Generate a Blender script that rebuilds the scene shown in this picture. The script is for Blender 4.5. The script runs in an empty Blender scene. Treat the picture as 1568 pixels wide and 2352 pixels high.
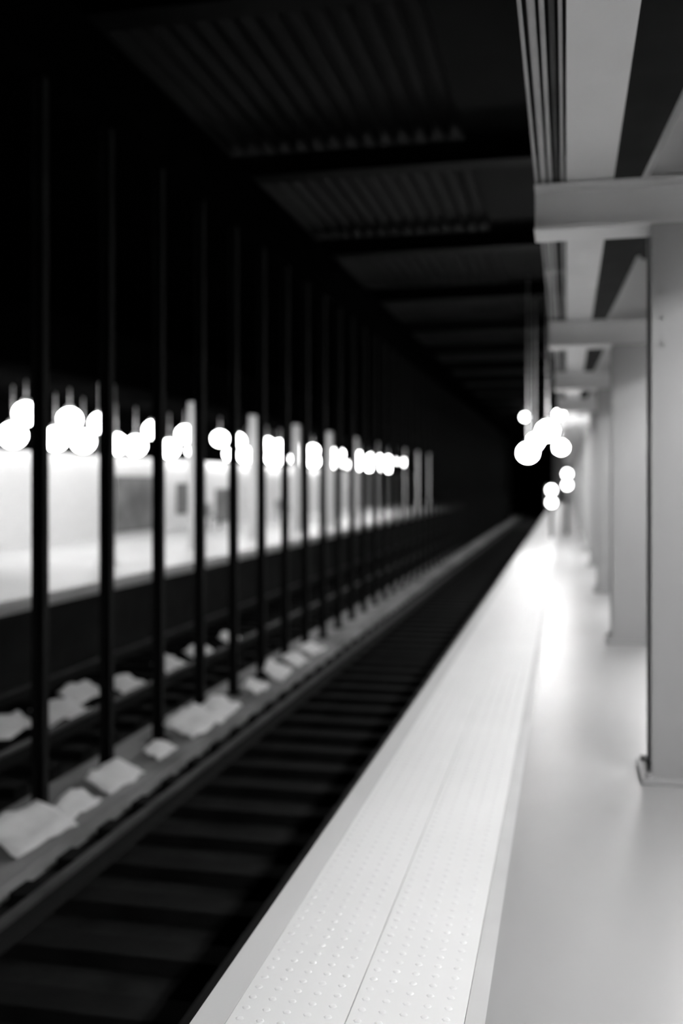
import bpy, bmesh, math, random
from mathutils import Vector, Matrix, noise
random.seed(7)
PI = math.pi
C = bpy.context.scene.collection
sc = bpy.context.scene

# ---------------------------------------------------------------- camera
H = 1.5                       # eye height above the platform floor (floor top is z = 0)
W_, H_ = 1568.0, 2352.0
FPX = 35.0 / 36.0 * H_
VPX, VPY = 1300.0, 1110.0     # where the tracks vanish
YAW = math.atan((VPX - W_ / 2) / FPX)
cd = bpy.data.cameras.new('camera')
cam = bpy.data.objects.new('camera', cd)
C.objects.link(cam)
cam.location = (0, 0, H)
cam.rotation_euler = (PI / 2, 0, YAW)
cd.lens = 35
cd.sensor_width = 36
cd.sensor_fit = 'AUTO'
cd.shift_y = -(H_ / 2 - VPY) / H_
cd.clip_end = 400
cd.dof.use_dof = True
cd.dof.focus_distance = 2.6
cd.dof.aperture_fstop = 1.3
sc.camera = cam

# ---------------------------------------------------------------- world, exposure
w = bpy.data.worlds.new('world')
sc.world = w
w.use_nodes = True
w.node_tree.nodes['Background'].inputs[0].default_value = (0, 0, 0, 1)
w.node_tree.nodes['Background'].inputs[1].default_value = 0
sc.view_settings.view_transform = 'Standard'
sc.view_settings.look = 'None'
sc.view_settings.gamma = 1
sc.view_settings.use_curve_mapping = False
sc.view_settings.exposure = 0.15
E_TUBE = 150.0     # near platform fluorescent tubes
E_GLOBE = 20.0     # far platform globes
E_FAR = 42.0       # cluster at the far end of our platform
E_SIG = 14.0

# ---------------------------------------------------------------- pixel -> place
def at(px, py, z=None, Y=None, X=None):
    u = (px - W_ / 2) / FPX
    v = (VPY - py) / FPX
    c, s = math.cos(YAW), math.sin(YAW)
    d = Vector((u * c - s, u * s + c, v))
    if z is not None: t = (z - H) / d.z
    elif Y is not None: t = Y / d.y
    else: t = X / d.x
    return Vector((d.x * t, d.y * t, H + d.z * t))

# ---------------------------------------------------------------- materials (all grey: a black-and-white scene)
MATS = {}
def mat(name, g, rough=0.6, metal=0.0, emit=0.0, var=0.0, scale=4.0, bump=0.0, bscale=30.0, stretch=(1, 1, 1), spec=0.5):
    m = bpy.data.materials.new(name); m.use_nodes = True
    nt = m.node_tree; b = nt.nodes['Principled BSDF']
    b.inputs['Base Color'].default_value = (g, g, g, 1)
    b.inputs['Roughness'].default_value = rough
    b.inputs['Metallic'].default_value = metal
    b.inputs['Specular IOR Level'].default_value = spec
    tc = nt.nodes.new('ShaderNodeTexCoord'); mp = nt.nodes.new('ShaderNodeMapping')
    nt.links.new(tc.outputs['Object'], mp.inputs[0]); mp.inputs['Scale'].default_value = stretch
    if emit:
        b.inputs['Emission Color'].default_value = (1, 1, 1, 1)
        b.inputs['Emission Strength'].default_value = emit
    if var:
        n = nt.nodes.new('ShaderNodeTexNoise'); n.inputs['Scale'].default_value = scale; n.inputs['Detail'].default_value = 6
        r = nt.nodes.new('ShaderNodeMapRange')
        r.inputs['From Min'].default_value = 0.3; r.inputs['From Max'].default_value = 0.7
        r.inputs['To Min'].default_value = max(0, g - var); r.inputs['To Max'].default_value = g + var
        nt.links.new(mp.outputs[0], n.inputs['Vector'])
        nt.links.new(n.outputs[0], r.inputs['Value']); nt.links.new(r.outputs[0], b.inputs['Base Color'])
    if bump:
        n2 = nt.nodes.new('ShaderNodeTexNoise'); n2.inputs['Scale'].default_value = bscale; n2.inputs['Detail'].default_value = 4
        bp = nt.nodes.new('ShaderNodeBump'); bp.inputs['Strength'].default_value = bump; bp.inputs['Distance'].default_value = 0.02
        nt.links.new(mp.outputs[0], n2.inputs['Vector'])
        nt.links.new(n2.outputs[0], bp.inputs['Height']); nt.links.new(bp.outputs[0], b.inputs['Normal'])
    MATS[name] = m
    return m
def tile_mat(name, g, mortar, bw, bh, rough=0.25, axis='yz', spec=0.5):
    m = bpy.data.materials.new(name); m.use_nodes = True
    nt = m.node_tree; b = nt.nodes['Principled BSDF']
    b.inputs['Roughness'].default_value = rough
    b.inputs['Specular IOR Level'].default_value = spec
    tc = nt.nodes.new('ShaderNodeTexCoord'); sp = nt.nodes.new('ShaderNodeSeparateXYZ'); cb = nt.nodes.new('ShaderNodeCombineXYZ')
    nt.links.new(tc.outputs['Object'], sp.inputs[0])
    nt.links.new(sp.outputs['XYZ'.index(axis[0].upper())], cb.inputs[0])
    nt.links.new(sp.outputs['XYZ'.index(axis[1].upper())], cb.inputs[1])
    br = nt.nodes.new('ShaderNodeTexBrick')
    br.inputs['Scale'].default_value = 1
    br.inputs['Brick Width'].default_value = bw; br.inputs['Row Height'].default_value = bh
    br.inputs['Mortar Size'].default_value = 0.004
    br.inputs['Color1'].default_value = (g, g, g, 1); br.inputs['Color2'].default_value = (g * .93, g * .93, g * .93, 1)
    br.inputs['Mortar'].default_value = (mortar, mortar, mortar, 1)
    nt.links.new(cb.outputs[0], br.inputs[0]); nt.links.new(br.outputs[0], b.inputs['Base Color'])
    MATS[name] = m
    return m
M_floor = mat('platform_concrete', 0.37, 0.34, var=0.03, scale=1.2, stretch=(1, .35, 1), bump=0.04, bscale=9)
M_tact = mat('tactile_white', 0.88, 0.5, var=0.012, scale=2)
M_board = mat('rubbing_board', 0.66, 0.6, var=0.04, scale=3, stretch=(1, .15, 1))
M_border = mat('strip_border', 0.62, 0.5, var=0.03, scale=3)
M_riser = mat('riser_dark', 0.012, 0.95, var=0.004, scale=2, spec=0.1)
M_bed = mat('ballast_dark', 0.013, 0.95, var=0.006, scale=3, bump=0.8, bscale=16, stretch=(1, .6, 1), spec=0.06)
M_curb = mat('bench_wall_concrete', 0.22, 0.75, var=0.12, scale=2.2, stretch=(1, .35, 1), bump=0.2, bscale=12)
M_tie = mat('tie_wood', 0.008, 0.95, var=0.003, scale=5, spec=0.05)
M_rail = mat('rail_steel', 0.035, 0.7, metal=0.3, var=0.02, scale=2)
M_railside = mat('rail_rust', 0.012, 0.9, spec=0.06)
M_paper = mat('litter_paper', 0.9, 0.8, var=0.04, scale=8)
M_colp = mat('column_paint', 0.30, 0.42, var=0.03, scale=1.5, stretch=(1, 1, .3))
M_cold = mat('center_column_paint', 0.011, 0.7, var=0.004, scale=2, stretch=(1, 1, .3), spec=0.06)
M_beam = mat('beam_paint', 0.75, 0.5, var=0.04, scale=1.5)
M_gusset = mat('gusset_paint', 0.85, 0.5, var=0.03, scale=2)
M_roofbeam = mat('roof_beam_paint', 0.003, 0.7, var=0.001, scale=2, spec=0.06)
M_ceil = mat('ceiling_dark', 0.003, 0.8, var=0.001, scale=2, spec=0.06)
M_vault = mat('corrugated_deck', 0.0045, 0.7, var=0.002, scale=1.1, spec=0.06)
M_black = mat('matte_black', 0.0015, 1.0, var=0.0005, scale=2, spec=0.0)  # one even near-black base colour for walls, ceilings and girder
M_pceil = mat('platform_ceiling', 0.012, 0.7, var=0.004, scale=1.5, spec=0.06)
M_pipe = mat('conduit', 0.45, 0.4, var=0.05, scale=2)
M_pipedark = mat('conduit_dark', 0.08, 0.5, var=0.02, scale=2, spec=0.06)
M_lamp = mat('lamp_housing', 0.6, 0.5)
M_tube = mat('tube_glow', 0.8, 0.5, emit=E_TUBE)
M_globe = mat('globe_glow', 0.8, 0.4, emit=E_GLOBE)
M_farglow = mat('far_globe_glow', 0.8, 0.4, emit=E_FAR)
M_lens = mat('signal_lens_glow', 0.8, 0.4, emit=E_SIG)
M_dark = mat('dark_metal', 0.05, 0.5)
M_wtile = tile_mat('white_wall_tile', 0.82, 0.5, 0.15, 0.075)
M_wtile2 = tile_mat('right_wall_tile', 0.6, 0.35, 0.15, 0.075)
M_ofloor = mat('far_platform_floor', 0.75, 0.4, var=0.05, scale=1)
M_wood = mat('bench_wood', 0.18, 0.5, var=0.05, scale=4, stretch=(1, .2, 1))

# ---------------------------------------------------------------- mesh helpers
def box(bm, x0, x1, y0, y1, z0, z1):
    v = [bm.verts.new((x, y, z)) for x in (x0, x1) for y in (y0, y1) for z in (z0, z1)]
    for f in ((0, 1, 3, 2), (4, 6, 7, 5), (0, 4, 5, 1), (2, 3, 7, 6), (0, 2, 6, 4), (1, 5, 7, 3)):
        bm.faces.new([v[i] for i in f])
def cyl(bm, p0, p1, r, r1=None, n=12):
    r1 = r if r1 is None else r1
    p0, p1 = Vector(p0), Vector(p1)
    d = (p1 - p0).normalized()
    a = d.orthogonal().normalized(); b = d.cross(a)
    A = [bm.verts.new(p0 + (a * math.cos(2 * PI * i / n) + b * math.sin(2 * PI * i / n)) * r) for i in range(n)]
    B = [bm.verts.new(p1 + (a * math.cos(2 * PI * i / n) + b * math.sin(2 * PI * i / n)) * r1) for i in range(n)]
    for i in range(n):
        j = (i + 1) % n
        bm.faces.new((A[i], A[j], B[j], B[i]))
    bm.faces.new(A[::-1]); bm.faces.new(B)
def lathe(bm, prof, cx=0, cy=0, n=20):
    rings = []
    for r, z in prof:
        rings.append([bm.verts.new((cx + r * math.cos(2 * PI * i / n), cy + r * math.sin(2 * PI * i / n), z)) for i in range(n)])
    for a, b in zip(rings, rings[1:]):
        for i in range(n):
            j = (i + 1) % n
            bm.faces.new((a[i], a[j], b[j], b[i]))
    bm.faces.new(rings[0][::-1]); bm.faces.new(rings[-1])
def prism(bm, pts, y0, y1):        # pts in x,z extruded along y
    A = [bm.verts.new((x, y0, z)) for x, z in pts]; B = [bm.verts.new((x, y1, z)) for x, z in pts]
    n = len(pts)
    for i in range(n):
        j = (i + 1) % n
        bm.faces.new((A[i], A[j], B[j], B[i]))
    bm.faces.new(A[::-1]); bm.faces.new(B)
def obj(name, bm, m, parent=None, smooth=False, bevel=0):
    bmesh.ops.recalc_face_normals(bm, faces=bm.faces)
    me = bpy.data.meshes.new(name); bm.to_mesh(me); bm.free()
    if smooth:
        for p in me.polygons: p.use_smooth = True
    o = bpy.data.objects.new(name, me); C.objects.link(o)
    me.materials.append(m)
    if parent: o.parent = parent
    if bevel:
        b = o.modifiers.new('bevel', 'BEVEL'); b.width = bevel; b.segments = 2; b.limit_method = 'ANGLE'
    return o
def B(*boxes):
    bm = bmesh.new()
    for b in boxes: box(bm, *b)
    return bm
def thing(name, label, cat, loc=(0, 0, 0), rotz=0, group=None):
    o = bpy.data.objects.new(name, None); C.objects.link(o)
    o.location = loc; o.rotation_euler = (0, 0, rotz)
    o.empty_display_size = 0.1
    o['label'] = label; o['category'] = cat
    if group: o['group'] = group
    return o
def tag(o, label, cat, group=None):
    o['label'] = label; o['category'] = cat
    if group: o['group'] = group
    return o
def struct(name, bm, m, parent=None):
    o = obj(name, bm, m, parent)
    if parent is None: o['kind'] = 'structure'
    return o
def dup(root, loc, rotz=0, label=None, group=None, scale=None):
    kids = tree(root)
    r = root.copy(); C.objects.link(r); r.location = loc; r.rotation_euler = (0, 0, rotz)
    if scale: r.scale = scale
    if label: r['label'] = label
    if group: r['group'] = group
    def down(src, dst):
        for ch in kids.get(src.name, []):
            c = ch.copy(); C.objects.link(c); c.parent = dst
            down(ch, c)
    down(root, r)
    return r
def tree(root):
    out = {}
    def rec(o):
        out[o.name] = list(o.children)
        for k in out[o.name]: rec(k)
    rec(root)
    return out

# ---------------------------------------------------------------- main dimensions
Y0, Y1 = -4.0, 84.0
XE = -1.02           # near platform edge
XC = -4.05           # column row between the tracks
XF = -6.95           # far platform edge
XW = -12.3           # far wall
ZB = -1.25           # track bed
BAY = 4.45           # platform column spacing
YC0 = 5.35           # nearest platform column
NB = 17

# ---------------------------------------------------------------- structure
struct('floor', B((XE + .80, 3.6, Y0, Y1, -0.22, 0)), M_floor)
struct('trim_1', B((XE, XE + .095, Y0, Y1, -0.28, 0.0)), M_board)
struct('trim_2', B((XE + .745, XE + .80, Y0, Y1, -0.22, 0.0)), M_border)
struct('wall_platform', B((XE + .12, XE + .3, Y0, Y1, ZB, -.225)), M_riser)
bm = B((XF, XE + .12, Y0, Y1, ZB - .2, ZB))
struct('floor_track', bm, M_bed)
# far platform
struct('floor_far', B((XW - .3, XF - .3, Y0, Y1, -0.25, 0)), M_ofloor)
struct('trim_3', B((XF - .3, XF, Y0, Y1, -0.12, 0.0)), M_ofloor)
struct('wall_far_platform', B((XF - .35, XF - .12, Y0, Y1, ZB, -.25)), M_riser)
struct('wall_left', B((XW - .3, XW, Y0, Y1, 0, 2.25)), M_wtile)
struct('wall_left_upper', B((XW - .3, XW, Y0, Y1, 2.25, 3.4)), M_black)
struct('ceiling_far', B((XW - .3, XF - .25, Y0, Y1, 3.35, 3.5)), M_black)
struct('wall_right', B((3.6, 3.9, Y0, Y1, 0, 4.6)), M_wtile2)
struct('wall_end', B((XE, 3.9, Y1, Y1 + .3, ZB, 5.9)), M_wtile2)
struct('wall_tunnel_end', B((XW - .3, XE, Y1 + 20, Y1 + 20.3, ZB, 5.9)), M_black)
struct('wall_behind', B((XW - .3, 3.9, Y0 - .3, Y0, ZB, 5.9)), M_black)

# ceiling over the near track: barrel corrugation running with the tracks
bm = bmesh.new()
n = 15; x0, x1 = -4.4, -1.2
prof = []
for i in range(n * 8 + 1):
    t = i / (n * 8)
    x = x0 + (x1 - x0) * t
    prof.append((x, 5.72 + 0.075 * abs(math.sin(PI * t * n))))
A = [bm.verts.new((x, Y0, z)) for x, z in prof]; Bv = [bm.verts.new((x, Y1 + 20, z)) for x, z in prof]
for i in range(len(prof) - 1): bm.faces.new((A[i], A[i + 1], Bv[i + 1], Bv[i]))
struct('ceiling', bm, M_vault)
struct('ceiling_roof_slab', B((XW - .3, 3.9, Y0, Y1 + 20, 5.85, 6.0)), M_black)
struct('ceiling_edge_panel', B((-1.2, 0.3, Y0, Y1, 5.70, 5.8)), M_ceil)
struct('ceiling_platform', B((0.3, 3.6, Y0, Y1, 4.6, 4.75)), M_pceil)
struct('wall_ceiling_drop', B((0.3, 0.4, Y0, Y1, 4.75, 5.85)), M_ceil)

# ---------------------------------------------------------------- long steel girder + conduits over the platform
tg = thing('ceiling_girder', 'long pale painted steel girder running overhead above the platform toward the far lamps', 'girder', (0, 0, 0))
obj('lower_flange', B((0.0, 0.235, Y0, Y1, 3.05, 3.075)), M_beam, tg)
obj('web', B((0.105, 0.13, Y0, Y1, 3.075, 3.55)), M_beam, tg)
obj('upper_flange', B((0.0, 0.235, Y0, Y1, 3.55, 3.575)), M_beam, tg)
cond = [(-0.150, 3.06, .008, 'thin pale conduit, leftmost of the overhead pipes beside the girder', M_pipe),
        (-0.115, 3.075, .015, 'thick pale conduit, second from the left of the overhead pipes', M_pipe),
        (-0.080, 3.07, .010, 'medium pale conduit between thicker overhead pipes, third from the left', M_pipe),
        (-0.049, 3.08, .011, 'dark sooty conduit running overhead among pale pipes', M_pipedark),
        (-0.020, 3.07, .008, 'thin pale conduit running right beside the overhead girder', M_pipe)]
for x, z, r, lab, m in cond:
    t = thing('conduit_pipe', lab, 'pipe', (x, 0, z), 0)
    bm = bmesh.new(); cyl(bm, (0, Y0, 0), (0, Y1, 0), r, n=12); obj('pipe', bm, m, t, True)
    bm = bmesh.new(); cyl(bm, (0, -.04, 0), (0, .04, 0), r * 1.3, n=12)
    cp = obj('coupling', bm, m, t); cp.location = (0, YC0 - BAY / 2, 0)
    for k in range(1, 9):
        c = cp.copy(); C.objects.link(c); c.parent = t; c.location = (0, YC0 - BAY / 2 + k * BAY, 0)

# ---------------------------------------------------------------- cross beams under the girder (one per bay) on the platform columns
def column(y, label):
    t = thing('platform_column', label, 'column', (0.415, y, 0), 0, None)
    w, d = .36, .30
    obj('flange', B((0, w, -d / 2, -d / 2 + .022, .03, 2.80)), M_colp, t, bevel=.003)
    obj('flange', B((0, w, d / 2 - .022, d / 2, .03, 2.80)), M_colp, t, bevel=.003)
    obj('web', B((w / 2 - .012, w / 2 + .012, -d / 2 + .022, d / 2 - .022, .03, 2.80)), M_colp, t)
    bp = obj('base_plate', B((-.05, w + .05, -d / 2 - .05, d / 2 + .05, 0, .03)), M_colp, t, bevel=.004)
    bm = bmesh.new()
    for sx in (-.015, w + .015):
        for sy in (-d / 2 - .02, d / 2 + .02): cyl(bm, (sx, sy, .03), (sx, sy, .055), .018, n=6)
    obj('bolt', bm, M_colp, bp)
    # sloping gusset standing on the cross beam
    bm = bmesh.new()
    prism(bm, [(-.02, 3.04), (.40, 3.04), (.40, 3.58), (.26, 3.62)], -.03, .03)
    obj('gusset', bm, M_gusset, t)
    bm = bmesh.new()
    prism(bm, [(-.045, 3.04), (-.015, 3.04), (.26, 3.62), (.23, 3.62)], -.13, .13)
    obj('gusset_flange', bm, M_gusset, t)
    rm = bmesh.new()
    for k in range(5):
        for s in (.06, w - .06): cyl(rm, (s, -d / 2 - .012, 2.2 + k * .13), (s, -d / 2, 2.2 + k * .13), .014, n=8)
    obj('rivet', rm, M_colp, t)
    return t
ORD = ['nearest', 'second', 'third', 'fourth', 'fifth', 'sixth', 'seventh']
c0 = column(YC0, 'nearest pale steel platform column at the right edge of the frame, sloped bracket on top')
for k in range(1, NB):
    lab = ('%s nearest pale steel column along the right side of the platform' % ORD[k]) if k < 7 else 'distant pale steel column far down the platform, bunched with its neighbours'
    dup(c0, (0.415, YC0 + k * BAY, 0), 0, lab, 'distant platform columns' if k >= 7 else None)
def cross(y, label):
    t = thing('cross_beam', label, 'beam', (0, y, 0), 0)
    d = .13
    obj('flange', B((-.16, 3.6, -d, d, 2.80, 2.82)), M_beam, t)
    obj('flange', B((-.16, 3.6, -d, d, 3.02, 3.04)), M_beam, t)
    obj('web', B((-.16, 3.6, -.012, .012, 2.82, 3.02)), M_beam, t)
    return t

for k in range(0, NB):
    y = YC0 + k * BAY
    lab = ('pale steel cross beam on the %s nearest platform column' % ORD[k]) if 0 < k < 7 else 'pale steel cross beam resting on the nearest platform column' if k == 0 else 'distant pale cross beam over the far platform columns'
    if k == 0: x0b = cross(y, lab)
    else: dup(x0b, (0, y, 0), 0, lab, 'distant platform cross beams' if k >= 7 else None)
for k in range(0, NB):   # hangers: girder to roof
    bm = B((0.09, 0.145, YC0 + k * BAY - .03, YC0 + k * BAY + .03, 3.575, 5.70))
    obj('hanger', bm, M_roofbeam, tg)

# ---------------------------------------------------------------- roof beams across the near track
def roofbeam(y, label):
    t = thing('roof_beam', label, 'beam', (0, y, 5.40), 0)
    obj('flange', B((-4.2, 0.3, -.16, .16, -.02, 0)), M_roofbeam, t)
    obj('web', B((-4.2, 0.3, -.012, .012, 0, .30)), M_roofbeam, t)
    return t
YR0 = 7.75
r0 = roofbeam(YR0, 'nearest dark roof beam crossing under the corrugated ceiling')
for k in range(1, NB + 3):
    lab = ('%s nearest dark roof beam crossing under the corrugated ceiling' % ORD[k]) if k < 7 else 'distant dark roof beam crossing the corrugated ceiling'
    dup(r0, (0, YR0 + k * BAY, 5.40), 0, lab, 'distant roof beams' if k >= 7 else None)
# long girder on top of the columns between the tracks
t = thing('track_girder', 'long dark girder on top of the column row between the tracks', 'girder', (XC, 0, 0))
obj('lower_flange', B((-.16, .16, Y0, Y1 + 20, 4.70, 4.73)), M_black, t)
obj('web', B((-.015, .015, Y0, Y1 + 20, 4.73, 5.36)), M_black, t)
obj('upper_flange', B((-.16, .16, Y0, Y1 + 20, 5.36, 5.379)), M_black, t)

# ---------------------------------------------------------------- columns between the tracks
def track_column(y):
    t = thing('track_column', 'slim dark steel column standing between the two tracks', 'column', (XC, y, ZB + .0), 0, 'columns between the tracks')
    w, d, h = .105, .085, 4.70 - ZB
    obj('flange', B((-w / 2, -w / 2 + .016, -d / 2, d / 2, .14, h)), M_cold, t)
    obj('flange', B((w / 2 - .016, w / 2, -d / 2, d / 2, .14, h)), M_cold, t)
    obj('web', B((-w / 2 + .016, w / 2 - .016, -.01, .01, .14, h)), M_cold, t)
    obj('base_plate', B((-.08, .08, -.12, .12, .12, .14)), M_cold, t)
    return t
YT0 = at(92, 1200, X=XC).y
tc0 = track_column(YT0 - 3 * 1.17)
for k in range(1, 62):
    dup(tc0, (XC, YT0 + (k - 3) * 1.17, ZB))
struct('trim_4', B((XC - .36, XC + .45, Y0, Y1, ZB, ZB + .12)), M_curb)

# ---------------------------------------------------------------- tracks
def rail(x, label):
    t = thing('rail', label, 'rail', (x, 0, ZB + .10))
    bm = bmesh.new()
    pr = [(-.07, 0), (.07, 0), (.07, .012), (.012, .03), (.012, .105), (-.012, .105), (-.012, .03), (-.07, .012)]
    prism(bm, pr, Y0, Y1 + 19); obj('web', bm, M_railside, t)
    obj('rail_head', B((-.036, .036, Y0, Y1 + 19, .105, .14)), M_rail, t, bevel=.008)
    return t
rail(-1.72, 'running rail of the near track, closest to the platform edge')
rail(-3.16, 'running rail of the near track, beside the column row')
rail(-5.12, 'running rail of the far track, just behind the column row')
rail(-6.55, 'running rail of the far track, closest to the opposite platform')
def tie(x, y, lab, grp):
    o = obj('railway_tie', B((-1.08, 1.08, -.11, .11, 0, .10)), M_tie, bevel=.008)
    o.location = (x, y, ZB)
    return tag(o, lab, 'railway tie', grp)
ta = tie(-2.44, 2.2, 'dark wooden tie under the rails of the near track', 'ties of the near track')
tb = tie(-5.75, 4.2, 'dark wooden tie under the rails of the far track', 'ties of the far track')
for k in range(1, 90):
    c = ta.copy(); c.location = (-2.44, 2.2 + k * .62, ZB); C.objects.link(c)
for k in range(1, 86):
    c = tb.copy(); c.location = (-5.75, 4.2 + k * .62, ZB); C.objects.link(c)

# ---------------------------------------------------------------- tactile warning strip
def domes(xa, xb, ya, yb, name, label):
    bm = bmesh.new()
    box(bm, xa, xb, Y0, Y1, -.22, 0.0)
    o = obj(name, bm, M_tact)
    bm = bmesh.new()
    p = .06
    y = ya
    while y < yb:
        x = xa + p / 2
        while x < xb:
            rs = []
            for r, z in ((.0125, 0), (.0105, .0015), (.006, .002)):
                rs.append([bm.verts.new((x + r * math.cos(i * PI / 3), y + r * math.sin(i * PI / 3), z)) for i in range(6)])
            for a, b in zip(rs, rs[1:]):
                for i in range(6): bm.faces.new((a[i], a[(i + 1) % 6], b[(i + 1) % 6], b[i]))
            bm.faces.new(rs[-1])
            x += p
        y += p
    d = obj('domes', bm, M_tact, o, True)
    d['kind'] = 'stuff'
    tag(o, label, 'tactile strip')
    return o
domes(XE + .097, XE + .418, 2.3, 14, 'tactile_strip', 'white studded warning strip along the platform edge, row nearer the track')
domes(XE + .422, XE + .743, 2.3, 14, 'tactile_strip', 'white studded warning strip, inner row beside the grey platform floor')

# ---------------------------------------------------------------- fluorescent fixtures over our platform
def tube_fixture(loc, label):
    t = thing('tube_lamp', label, 'lamp', loc)
    bm = bmesh.new(); prism(bm, [(-.13, 0), (.13, 0), (.09, .07), (-.09, .07)], -1.2, 1.2)
    box(bm, -.135, -.128, -1.2, 1.2, -.085, .0); box(bm, .128, .135, -1.2, 1.2, -.085, 0)  # side skirts added to keep tube light off the track roof
    obj('housing', bm, M_lamp, t)
    for s in (-.06, .06):
        bm = bmesh.new(); cyl(bm, (s, -1.15, -.022), (s, 1.15, -.022), .019, n=10); obj('tube', bm, M_tube, t, True)
    bm = bmesh.new()
    for yy in (-.9, .9): cyl(bm, (0, yy, .07), (0, yy, 4.6 - loc[2]), .01, n=8)
    obj('hanger', bm, M_dark, t)
    return t
LX, LZ = 1.30, 2.70
tl = tube_fixture((LX, YC0 - 2.2, LZ), 'fluorescent tube lamp over the platform before the first column, out at the right')
tlk = ['%s fluorescent tube lamp hanging behind the right hand column row, counted from the camera' % a for a in ORD]
dup(tl, (LX, YC0 - 2.2 - BAY, LZ), 0, 'fluorescent tube lamp above and behind the camera position')
for k in range(1, NB):
    lab = 'fluorescent tube lamp between the %s and next platform columns' % ORD[k - 1] if k < 7 else 'distant fluorescent tube lamp hanging behind the platform columns'
    dup(tl, (LX, YC0 - 2.2 + k * BAY, LZ), 0, lab, 'distant tube lamps' if k >= 7 else None)

# ---------------------------------------------------------------- globe pendants over the opposite platform
def pendant(loc, r, stem, label, cat, glow, grp=None):
    t = thing('globe_lamp', label, cat, loc, 0, grp)      # loc is the globe centre
    bm = bmesh.new()
    n = 10
    lathe(bm, [(r * max(.06, math.sin(PI * i / n)), -r * math.cos(PI * i / n) * .92) for i in range(n + 1)], n=20)
    obj('globe', bm, glow, t, True)
    bm = bmesh.new(); cyl(bm, (0, 0, r * .9), (0, 0, r * .9 + .07), r * .45, r * .25, 16); obj('collar', bm, M_lamp, t, True)
    bm = bmesh.new(); cyl(bm, (0, 0, r * .9 + .07), (0, 0, stem), .014, n=8); obj('stem', bm, M_lamp, t, True)
    return t
LXF = -9.4
first = {}
k = 0
pl = [14.6, 16.1, 17.7, 19.0, 21.7, 23.7]
pl2 = [15.6, 17.0, 18.6, 19.8, 21.4, 22.5, 24.6, 26.5]
for b in range(8):
    pl += [26.3 + b * BAY, 27.8 + b * BAY]
    if b: pl2 += [25.2 + b * BAY, 26.6 + b * BAY]
ordn = ['nearest', 'second', 'third', 'fourth', 'fifth', 'sixth', 'seventh', 'eighth']
def hrow(first, ys, x, z, lab, far, grp):
    for i, y in enumerate(ys):
        l = lab % ordn[i] if i < 8 else far
        if i == 0: first['label'] = l; first.location = (x, y, z)
        else: dup(first, (x, y, z), 0, l, grp if i >= 8 else None)
hrow(pendant((0, 0, 2.74), .22, 3.35 - 2.74, '', 'lamp', M_globe), pl, -9.4, 2.74, '%s glowing globe in the upper lamp row over the opposite platform, from the left',
     'distant glowing globe lamp over the opposite platform', 'distant upper row globes')
hrow(pendant((0, 0, 2.41), .25, 3.35 - 2.41, '', 'lamp', M_globe), pl2, -10.2, 2.41, '%s glowing globe in the lower lamp row over the opposite platform, from the left',
     'distant glowing globe lamp hung low over the opposite platform', 'distant lower row globes')

# fascia added over the opposite platform edge to hide its lit ceiling
struct('trim_5', B((XF - .2, XF - .02, Y0, Y1, 3.1, 3.9)), M_black)

# ---------------------------------------------------------------- globes imitating one lamp's smeared glow at the far end, and signals
fars = [(1212, 1040, 20, .19, 'large glowing globe, leftmost of the cluster imitating one smeared lamp at the far end'),
        (1228, 1015, 22, .17, 'glowing globe just up and right of the leftmost one in the far cluster imitating one smeared lamp'),
        (1257, 990, 20, .20, 'large glowing globe in the middle of the far cluster imitating one smeared lamp'),
        (1284, 952, 20, .10, 'small glowing globe hanging highest in the far cluster imitating one smeared lamp'),
        (1288, 1028, 21, .14, 'glowing globe at the right end of the upper far cluster imitating one smeared lamp')]
for px, py, Y, r, lab in fars:
    p = at(px, py, Y=Y)
    pendant(p, r, 5.70 - p.z if p.x < -.2 else 3.045 - p.z, lab, 'lamp', M_farglow)
for px, py, Y, r, lab in [(1205, 958, 56, .2, 'small globe added to light the track roof, far away left of the bright cluster'),
                         (1240, 952, 62, .2, 'small globe added to light the track roof, directly above the bright cluster')]:
    p = at(px, py, Y=Y)  # both globes added to brighten the far stretch of roof
    pendant(p, r, 5.72 - p.z, lab, 'lamp', M_globe)
def signal(px, py, Y, zb, hs, label):
    p = at(px, py, Y=Y)
    t = thing('signal_light', label, 'signal', (p.x, p.y, zb + .004))
    bm = bmesh.new(); cyl(bm, (0, 0, 0), (0, 0, p.z - zb - .3), .045, n=12); obj('post', bm, M_dark, t, True)
    obj('housing', B((-.16, .16, 0, .2, p.z - zb - .32, p.z - zb + .32)), M_dark, t, bevel=.02)
    for dz in hs:
        bm = bmesh.new(); cyl(bm, (0, -.06, p.z - zb + dz), (0, 0, p.z - zb + dz), .10, .12, n=20)
        obj('lens', bm, M_lens, t, True)
    return t
signal(1302, 1102, 30, 0, (-.16, .17), 'two-lamp signal glowing on a post at the far platform end')
signal(1266, 1140, 28, 0, (-.17, .17), 'two-lamp signal glowing on the warning strip, below the globe cluster')

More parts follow.
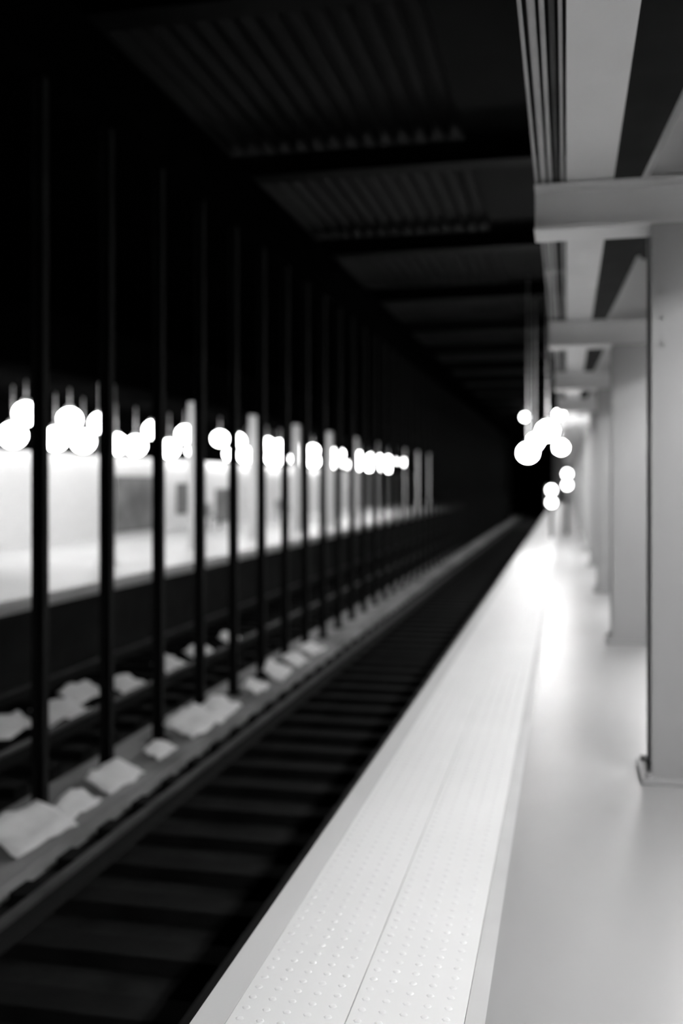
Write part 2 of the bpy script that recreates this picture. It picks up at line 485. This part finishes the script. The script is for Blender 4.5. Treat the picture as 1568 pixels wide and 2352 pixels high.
# ---------------------------------------------------------------- paper litter on the track bed
def paper(px, py, z, s, seed, label, grp=None):
    rnd = random.Random(seed)
    p = at(px, py, z=z)
    bm = bmesh.new()
    n = 7
    vs = [[None] * n for _ in range(n)]
    for i in range(n):
        for j in range(n):
            u, v = i / (n - 1) - .5, j / (n - 1) - .5
            q = Vector((u * 4 + seed, v * 4, seed * .7))
            vs[i][j] = bm.verts.new((u * s * .72, v * s * 1.9, .012 + s * .16 * (noise.noise(q) + .55) + (.5 - u) * s * .42 * (1 - 1.2 * v * v)))
    for i in range(n - 1):
        for j in range(n - 1):
            bm.faces.new((vs[i][j], vs[i + 1][j], vs[i + 1][j + 1], vs[i][j + 1]))
    o = obj('litter_paper', bm, M_paper, None, True)
    sm = o.modifiers.new('solid', 'SOLIDIFY'); sm.thickness = .004
    if z == ZC: p.x = XC + .24
    o.location = p; o.rotation_euler = (0, 0, rnd.uniform(-.12, .12))
    tag(o, label, 'litter', grp)
    return o
ZC, ZT = ZB + .12, ZB + .105
PAP = [(15, 1930, ZC, .40, 'crumpled pale paper on the concrete curb at the left edge of the frame'),
       (95, 1862, ZC, .26, 'crumpled paper on the curb, second from the left edge'),
       (185, 1800, ZC, .34, 'wide sheet of litter on the curb, third from the left edge'),
       (310, 1733, ZC, .24, 'small crumpled paper on the curb just left of the big bright sheets'),
       (405, 1680, ZC, .46, 'largest bright crumpled sheet on the curb between the tracks'),
       (475, 1642, ZC, .36, 'bright sheet on the curb just right of the largest one'),
       (575, 1590, ZC, .30, 'crumpled paper at the left of the mid-distance litter group on the curb'),
       (628, 1556, ZC, .40, 'brightest paper of the mid-distance litter group on the curb'),
       (672, 1528, ZC, .34, 'crumpled paper right of the brightest one in the mid-distance group'),
       (712, 1503, ZC, .34, 'flat paper at the right of the mid-distance litter group'),
       (140, 1655, ZT, .40, 'large bright sheet lying beyond the columns on the far track bed'),
       (190, 1610, ZT, .40, 'bright sheet just above the large one on the far track bed'),
       (290, 1588, ZT, .36, 'crumpled sheet on the far track right of the two bright ones'),
       (390, 1540, ZT, .36, 'crumpled paper on the far track behind the columns, mid left'),
       (462, 1512, ZT, .36, 'small crumpled paper on the far track behind the columns'),
       (530, 1480, ZT, .36, 'faint small paper farthest along the far track'),
       (15, 1690, ZT, .40, 'pale sheet on the far track at the left edge of the frame')]
for i, (px, py, z, s, lab) in enumerate(PAP):
    paper(px, py, z, s, i * 3 + 1, lab)

# ---------------------------------------------------------------- opposite platform furniture
def far_column(y, lab):
    t = thing('far_platform_column', lab, 'column', (-8.3, y, 0))
    obj('flange', B((-.11, .11, -.12, -.10, .02, 3.35)), M_wcol, t)
    obj('flange', B((-.11, .11, .10, .12, .02, 3.35)), M_wcol, t)
    obj('web', B((-.01, .01, -.10, .10, .02, 3.35)), M_wcol, t)
    obj('base_plate', B((-.16, .16, -.17, .17, 0, .02)), M_wcol, t)
    return t
M_wcol = mat('white_column_paint', 0.7, 0.4, var=0.03)
fc = far_column(12.6, 'pale column on the opposite platform, nearest the left edge of the frame')
for k in range(1, 12):
    dup(fc, (-8.3, 12.6 + k * BAY, 0), 0, '%s pale column on the opposite platform, counted from the left' % ORD[k] if k < 5 else 'distant pale column on the opposite platform', 'distant opposite columns' if k >= 5 else None)
M_panel = mat('poster_grey', 0.12, 0.3, var=0.06, scale=1.5)
def panel(y0, y1, z0, z1, lab):
    t = thing('wall_panel', lab, 'panel', (XW, (y0 + y1) / 2, z0))
    h = (y1 - y0) / 2
    obj('board', B((0.002, .03, -h + .05, h - .05, .05, z1 - z0 - .05)), M_panel, t)
    bm = B((0.002, .045, -h, -h + .05, 0, z1 - z0), (0.002, .045, h - .05, h, 0, z1 - z0), (0.002, .045, -h + .05, h - .05, 0, .05), (0.002, .045, -h + .05, h - .05, z1 - z0 - .05, z1 - z0))
    obj('frame', bm, M_dark, t)
panel(at(250, 1200, X=XW).y, at(372, 1200, X=XW).y, .1, 1.7, 'large grey panel on the white opposite wall, nearest one from the left')
panel(at(405, 1200, X=XW).y, at(450, 1200, X=XW).y, .5, 1.5, 'smaller grey panel on the opposite wall, middle one')
panel(at(495, 1200, X=XW).y, at(540, 1200, X=XW).y, .1, 1.3, 'grey panel on the opposite wall, farthest one')

def bench(y, lab):
    t = thing('platform_bench', lab, 'bench', (-11.2, y, 0))
    obj('seat', B((-.22, .22, -.9, .9, .42, .46)), M_wood, t, bevel=.01)
    obj('backrest', B((-.25, -.21, -.9, .9, .46, .85)), M_wood, t, bevel=.01)
    for yy in (-.7, .7):
        obj('leg', B((.12, .17, yy - .03, yy + .03, 0, .42)), M_dark, t)
        obj('leg', B((-.23, -.18, yy - .03, yy + .03, 0, .42)), M_dark, t)
    return t
b0 = bench(30.2, 'dark wooden bench on the opposite platform, nearest one from the left')
dup(b0, (-11.2, 39.5, 0), 0, 'dark wooden bench on the opposite platform, farther one')
